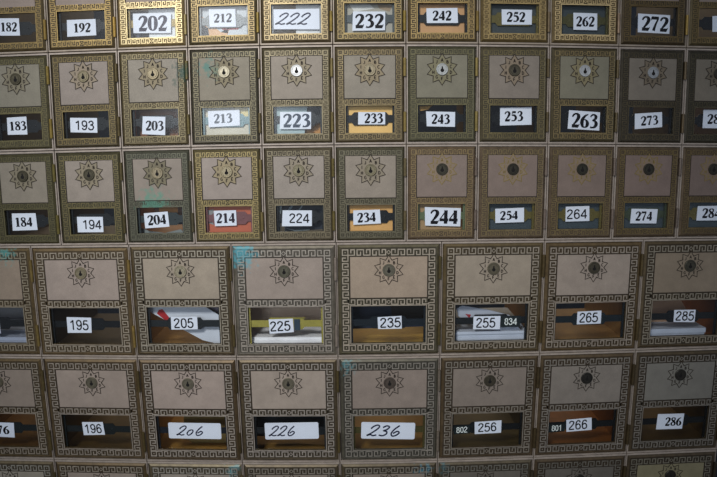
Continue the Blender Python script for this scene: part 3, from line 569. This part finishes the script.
for (r, c), L in LOOK.items():
    k = 't' if r == 0 else 's' if r <= 2 else 'l'; D = DIM[k]; L['D'] = D; ox, oz = door_origin(r, c); W, H = D['w'], D['h']
    root = bpy.data.objects.new('mailbox', None); COL.objects.link(root); root.empty_display_size = 0.02
    root.location = ((ox+W/2)*MM, 0, BASE_Z+(oz-H)*MM)
    root['label'] = describe(r, c, L); root['category'] = 'mailbox'; root['group'] = 'numbered mailboxes in the bank'
    ROOTS[r, c] = root
    sl = SLOP.get((r, c), (0, 0)); loc = (sl[0]*MM*0.75, 0, -sl[1]*MM*0.75)
    hc = '#aca196' if r > 0 else '#a39788'
    add('housing', HOUSE[k], root, hc, L)
    add('compartment', COMP[k], root, L['inner'], L)
    M = MESH[k]
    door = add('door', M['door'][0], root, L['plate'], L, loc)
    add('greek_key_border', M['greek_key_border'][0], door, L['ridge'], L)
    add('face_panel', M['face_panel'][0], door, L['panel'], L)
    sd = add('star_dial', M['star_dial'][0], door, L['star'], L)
    if r == 2 and c >= 6:      # gilded lines instead of blackened ones
        sd.material_slots[1].link = 'OBJECT'; sd.material_slots[1].material = M_GILT
    add('lock_cylinder', M['lock_cylinder'][0], door, L['lock'], L)
    for me in M['hinge']: add('hinge', me, door, L['hinge'], L)
    add('window_pane', M['window_pane'][0], door, '#ffffff', L)
    st = add('label_strap', STRAP[k], root, L['strap'], L, loc)
    off = (W/2, -H); n = NUM.get((r, c))
    if n:
        _, _, lx, lz, lw, lh, la, tx, tw, th, sty = LAB[n]
        x0, x1 = D['win'][0]+0.3, D['win'][1]-0.3
        lw = min(lw, 2*(lx-x0), 2*(x1-lx)) if sty != 'w' or k != 'l' else lw
        rnd = random.Random(int(n)); jit = [(rnd.uniform(-.7, .7), rnd.uniform(-.5, .5)) for _ in range(4)]
        b = MB(); b.prism(rrect(lx, -lz, lw, lh, la, r=(2.2 if sty == 'w' and k == 'l' else 0), jit=jit), 6.6, 7.0)
        # a fold of the slip reaches back to the strap
        b.box(lx-lw*0.3, lx+lw*0.3, 7.0, 8.0, -D['strap']-3, -D['strap']+3)
        lab = add('number_label', b.mesh('number_label_'+n, M_LABEL, off), root, L['lab'], L, loc)
        ca, sa = math.cos(math.radians(la)), math.sin(math.radians(la))
        tm = text_mesh('printed_number_'+n, n, lx+tx*ca, -lz+tx*sa, tw, th, la, 6.58, sty, M_INK, off, 1.12 if sty == 'a' else 1.2 if sty == 's' else 1.05 if k == 'l' else 1.0)
        add('written_number' if sty == 'w' else 'printed_number', tm, lab, '#1c2240' if sty == 'w' else L['ink'], L)
    # old numbers printed white on the strap
    for key, txt, wx, wz, ww, hh, ang in (((3, 5), '834', 227.2, -353.9, 17.0, 9.2, 0), ((4, 5), '802', 165.9, -507.9, 15.5, 8.6, 3), ((4, 6), '801', 300.1, -509.3, 14.5, 8.6, 2)):
        if key == (r, c):
            b = MB(); b.prism(rrect(wx-ox, wz-oz, 27 if r == 3 else 23, 15.5 if r == 3 else 12, ang), 7.5, 8.0)
            b.box(wx-ox-6, wx-ox+6, 7.9, 8.2, wz-oz-3, wz-oz+3)
            pt = add('dark_number_plate', b.mesh('dark_number_plate', M_STRAP, off), root, '#2c3a3c', L, loc)
            add('white_number', text_mesh('white_number_'+txt, txt, wx-ox, wz-oz, ww, hh, ang, 7.45, 'a', M_INK, off, 1.08), pt, '#f0f6f2', L)
    # blue tag on the brass strap
    if (r, c) == (3, 3):
        b = MB(); b.box(75.5, 83.5, 7.0, 8.0, -114, -99); add('blue_tag', b.mesh('blue_tag', M_STRAP, off), root, '#4a6478', L, loc)
        b = MB(); b.box(74.5, 90.5, 7.4, 8.1, -98, -96.4); add('strap_clip', b.mesh('strap_clip', M_STRAP, off), root, '#c0b45a', L, loc)

# ------------------------------------------------------------------ mail, cards and sheets painting glare or shade in the boxes
def mail(r, c, polys, cat, label, name='envelope', colors=None, y=10.5, tilt=0.0, thick=1.2, group=None):
    """polys: outlines as fractions of the window (x right, z down); the first is the sheet, the rest are marks on it"""
    k = 't' if r == 0 else 's' if r <= 2 else 'l'; D = DIM[k]; W, H = D['w'], D['h']; ox, oz = door_origin(r, c); x0, x1, z0, z1 = D['win']
    b = MB(); objs = []
    cols = colors or ['#d8d8d8']; root = None
    for i, P in enumerate(polys):
        pts = []
        for u, v in P:
            X, Z = x0+(x1-x0)*u, -(z0+(z1-z0)*v)
            f = (y-CAMY)/(-CAMY); X = CAMX+(X+ox-CAMX)*f-ox; Z = CAMZ+(Z+oz-CAMZ)*f-oz
            pts.append((min(max(X, 1.8), W-1.8), min(max(Z, -H+1.6), -1.8)))
        b = MB(); yy = y if i == 0 else y-0.25-0.02*i
        b.prism(pts, yy, y+thick if i == 0 else y-0.02)
        nm = name if i == 0 else 'print_or_glint'
        me = b.mesh(nm, M_PAPER, (W/2, -H))
        if tilt:
            for v in me.vertices: v.co.y += (v.co.z)*math.tan(math.radians(tilt))
        if i == 0:
            o = link(nm, me, None, cols[0], ((ox+W/2)*MM, 0, BASE_Z+(oz-H)*MM)); root = o
            o['label'] = label; o['category'] = cat; o['group'] = group or 'mail inside the boxes'
        else: link(nm, me, root, cols[i])
    return root
def tray(r, c, xa, xb, ya, yb, zh, col, label, n=3):
    """letters lying flat on the floor of a box"""
    k = 't' if r == 0 else 's' if r <= 2 else 'l'; D = DIM[k]; W, H = D['w'], D['h']; ox, oz = door_origin(r, c)
    root = None
    b = MB(); rnd = random.Random(r*10+c)
    for i in range(n):
        j = rnd.uniform(-2, 2); zz = -H+1.35+i*zh/n
        b.prism([(xa+j, zz), (xb+j, zz), (xb+j, zz+zh/n-0.15), (xa+j, zz+zh/n-0.15)], ya+rnd.uniform(0, 4), yb)
    o = link('letter_pile', b.mesh('letter_pile', M_PAPER, (W/2, -H)), None, col, ((ox+W/2)*MM, 0, BASE_Z+(oz-H)*MM))
    o['label'] = label; o['category'] = 'letters'; o['group'] = 'mail inside the boxes'
F = lambda x0, z0, x1, z1: [(x0, z0), (x1, z0), (x1, z1), (x0, z1)]
mail(0,2, [F(.45,-.1,1.1,1.5)], 'envelope', 'white sheet painting the glare in the right half of the box numbered 202', colors=['#e8ecf0'])  # white sheet stands in for the glare on this pane
mail(0,2, [F(-.1,.1,.5,1.5)], 'envelope', 'grey blue envelope leaning at left inside the box numbered 202', colors=['#6a7086'], y=24)
mail(0,3, [[(-.1,.05),(.25,-.05),(.8,-.05),(1.1,.1),(1.1,1.4),(-.1,1.4)], [(.02,.3),(.12,.4),(.45,.9),(.6,.95),(.62,.75),(.55,1.2),(.2,1.2),(.05,.6)], [(.45,.76),(.86,.74),(.88,.6),(.8,.82),(.5,.83)], [(.05,.6),(.2,.75),(.22,1.1),(.06,1.05)]], 'magazine', 'rumpled magazine with peach and red print inside the box numbered 212', 'magazine', ['#cdd2d8', '#e2b184', '#9c2c24', '#1c1c22'])
mail(0,4, [F(.5,-.15,1.1,1.5)], 'envelope', 'white sheet painting the glare behind the handwritten slip in box 222', colors=['#e6e8ea'])  # pale sheet paints the white reflection at the right
mail(0,4, [F(-.1,-.1,.9,1.5)], 'card', 'tan card at the back of box 222', 'tan_sheet', ['#b89468'], y=24)
mail(0,5, [[(-.1,.1),(.2,-.1),(.8,-.1),(1.05,.1),(1.1,1.4),(-.1,1.4)], [(.1,.05),(.5,.02),(.6,.2),(.2,.3)], [(.65,.05),(.95,.1),(.9,.3),(.7,.2)]], 'packet', 'shiny silver wrapped packet filling the box numbered 232', 'wrapped_packet', ['#b0aca0', '#dcdcd8', '#a08c74'])
mail(0,6, [F(.03,-.15,.93,1.4)], 'card', 'golden tan sheet filling the window of box 242', 'golden_sheet', ['#d0a070'])  # golden sheet close behind the glass
mail(0,7, [F(-.1,-.3,1.1,1.4)], 'folder', 'slate grey folder behind the brass strap of box 252', 'slate_folder', ['#3e4648'])
mail(0,8, [F(-.1,-.3,1.1,1.4)], 'folder', 'slate grey folder behind the label of box 262', 'slate_folder', ['#3a4448'])
mail(1,2, [F(.1,-.2,1.1,1.4)], 'card', 'rust brown card inside the box numbered 203', 'brown_card', ['#7c4c28'], y=22)
mail(1,3, [F(-.1,-.2,1.1,1.4), F(.7,-.2,1.0,.35)], 'envelope', 'cream envelope filling the window of box 213', colors=['#cfc8b4', '#e0cf98'])
mail(1,4, [[(-.1,-.2),(.72,-.2),(.68,.3),(.62,1.4),(-.1,1.4)]], 'envelope', 'pale teal sheet painting the reflection in the left part of box 223', colors=['#a9bec2'])  # teal sheet carries the bluish reflection on the left of the pane
mail(1,4, [F(.6,.62,1.1,1.4)], 'card', 'small orange card low at right inside box 223', 'orange_card', ['#c08848'], y=20)
mail(1,5, [F(.03,-.2,.95,1.4)], 'card', 'bright golden sheet filling the window of box 233', 'golden_sheet', ['#f8ca7c'])  # evenly coloured golden sheet just behind the strap
mail(1,6, [[(.0,.05),(.3,.0),(.2,.16),(.02,.22)]], 'card', 'corner of a gold card high at left inside box 243', 'gold_card', ['#b08a50'])
mail(2,2, [F(.4,-.2,1.1,.5), F(.5,-.2,.9,.25)], 'card', 'brown card with an orange band high inside box 204', 'brown_card', ['#6c4a38', '#c08448'], y=22)
mail(2,2, [[(.05,1.3),(.05,.75),(.25,.9),(.6,.98),(.95,.85),(1.1,1.3)]], 'packet', 'crinkled clear packet low inside box 204', 'clear_packet', ['#7c8484'], y=18)
mail(2,3, [F(-.1,-.2,1.1,1.4), [(.04,.15),(.18,.1),(.17,.7),(.06,.62)]], 'leaflet', 'salmon orange leaflet filling the window of box 214', 'leaflet', ['#c0664a', '#8c8c8c'])
mail(2,4, [[(.0,-.2),(.16,-.2),(.1,.4),(.08,1.2),(.0,1.2)]], 'envelope', 'narrow pale strip of an envelope at left inside box 224', colors=['#93a0a2'], y=14)
mail(2,4, [[(.12,-.2),(.95,-.2),(1.0,.9),(.6,.95),(.2,1.3)], [(.36,-.1),(.42,-.1),(.26,.3),(.2,.3)], [(.56,-.05),(.6,-.05),(.5,.2),(.47,.2)], [(.2,.85),(.4,.93),(.7,.9),(.7,.94),(.4,.98)]], 'packet', 'dark packet in creased plastic inside box 224', 'plastic_packet', ['#242c38', '#7c8c98', '#8c98a0', '#98a4a8'], y=20)  # pale marks are painted highlights of the creased plastic
mail(2,5, [F(.03,-.2,.95,1.4)], 'card', 'tan golden sheet filling the window of box 234', 'tan_sheet', ['#e0ac68'])  # tan gold sheet across the window
mail(2,6, [F(.03,-.2,.9,1.4)], 'card', 'dull tan sheet filling the window of box 244', 'tan_sheet', ['#a88a64'])  # tan sheet across most of the window
for c_, n_ in ((7, '254'), (8, '264'), (9, '274'), (10, '284')):
    mail(2,c_, [F(-.1,-.3,1.1,1.4)], 'folder', {'254': 'slate folder behind the glass of box 254', '264': 'slate folder behind thin numerals 264', '274': 'slate grey folder behind label 274', '284': 'slate folder at the right frame edge behind label 284'}[n_], 'slate_folder', ['#3c484f'])
# large boxes
mail(3,2, [[(-.05,-.25),(.55,-.35),(1.1,.35),(1.1,1.05),(.75,.88),(.4,.5),(.05,.12)], [(.17,.06),(.22,.04),(.32,.3),(.26,.36),(.14,.16)]], 'envelope', 'white envelope with a red stripe slanting across box 205', colors=['#d2d8e4', '#b02028'], y=18)
mail(3,2, [F(.3,-.3,1.1,.6)], 'envelope', 'greyish purple envelope behind the white one in box 205', colors=['#7c7484'], y=30)
tray(3,3, 4, 126, 14, 66, 19, '#f0f0f4', 'pile of white letters on the floor of the box numbered 225', 5)
mail(3,3, [F(-.1,-.3,1.1,.9)], 'packet', 'grey brown packet standing at the back of box 225', 'brown_packet', ['#c4ad9a'], y=72)
mail(3,5, [[(.02,.1),(.1,.02),(.45,.14),(.75,.3),(1.0,.95),(.6,.7),(.3,.6),(.05,.3)], [(.14,.24),(.22,.26),(.2,.36)]], 'envelope', 'white envelope with a red mark slanting across box 255', colors=['#b6bccb', '#a02c34'], y=18)
tray(3,5, 4, 118, 12, 130, 24, '#c8d0e0', 'letters stacked low beneath the white 834 strap number', 6)
mail(3,7, [[(-.1,-.3),(.3,-.3),(.52,.3),(.45,.7),(-.1,.7)]], 'paper bag', 'brown paper bag at upper left inside box 285', 'paper_bag', ['#9c7c64'], y=50)
tray(3,7, 3, 104, 14, 90, 20, '#c4ccdc', 'flat white letter on the floor of the box numbered 285', 3)
tray(3,0, 4, 126, 14, 120, 18, '#a8b0c4', 'pile of pale letters on the floor of the box left of number 195', 4)
mail(3,0, [F(-.1,-.3,1.1,.6)], 'packet', 'grey packet standing in the box left of number 195', 'grey_packet', ['#7c7c80'], y=50)
mail(4,2, [[(.42,-.3),(1.1,-.3),(1.1,.9),(.5,.95),(.38,.6)]], 'card', 'yellowish tan card upright at right inside box 206', 'tan_sheet', ['#a08a54'], y=50)

mail(4,3, [[(-.1,-.3),(1.1,-.3),(1.1,.5),(.6,.62),(-.1,.55)]], 'folder', 'dark blue sheet painting the shade high at the back of box 226', 'shade_sheet', ['#1c2a34'], y=55)  # dark sheet paints the shade deep in the box
mail(3,4, [[(-.1,-.3),(1.1,-.3),(1.1,.55),(-.1,.6)], [(.5,-.3),(1.1,-.3),(1.1,.4),(.55,.4)]], 'folder', 'dark blue and brown sheet painting the shade at the back of box 235', 'shade_sheet', ['#16243a', '#1c1812'], y=55)  # dark colours put in for the unlit depth above the floor

# ------------------------------------------------------------------ the room behind the open-backed boxes
b = MB(); b.box(-1500, 1500, 1500, 1560, -1500, 1300)
o = link('wall_rear', b.mesh('wall_rear', M_WALL, (0, 0)), None, None, (0, 0, BASE_Z)); o['kind'] = 'structure'
b = MB(); b.box(-3000, 3000, -3600, 1500, -1560, -1500)
o = link('floor', b.mesh('floor', plain('floor_tile', 0.5, 0.12, fixed='#6a6058', nscale=5), None or (0, 0)), None, None, (0, 0, BASE_Z)); o['kind'] = 'structure'
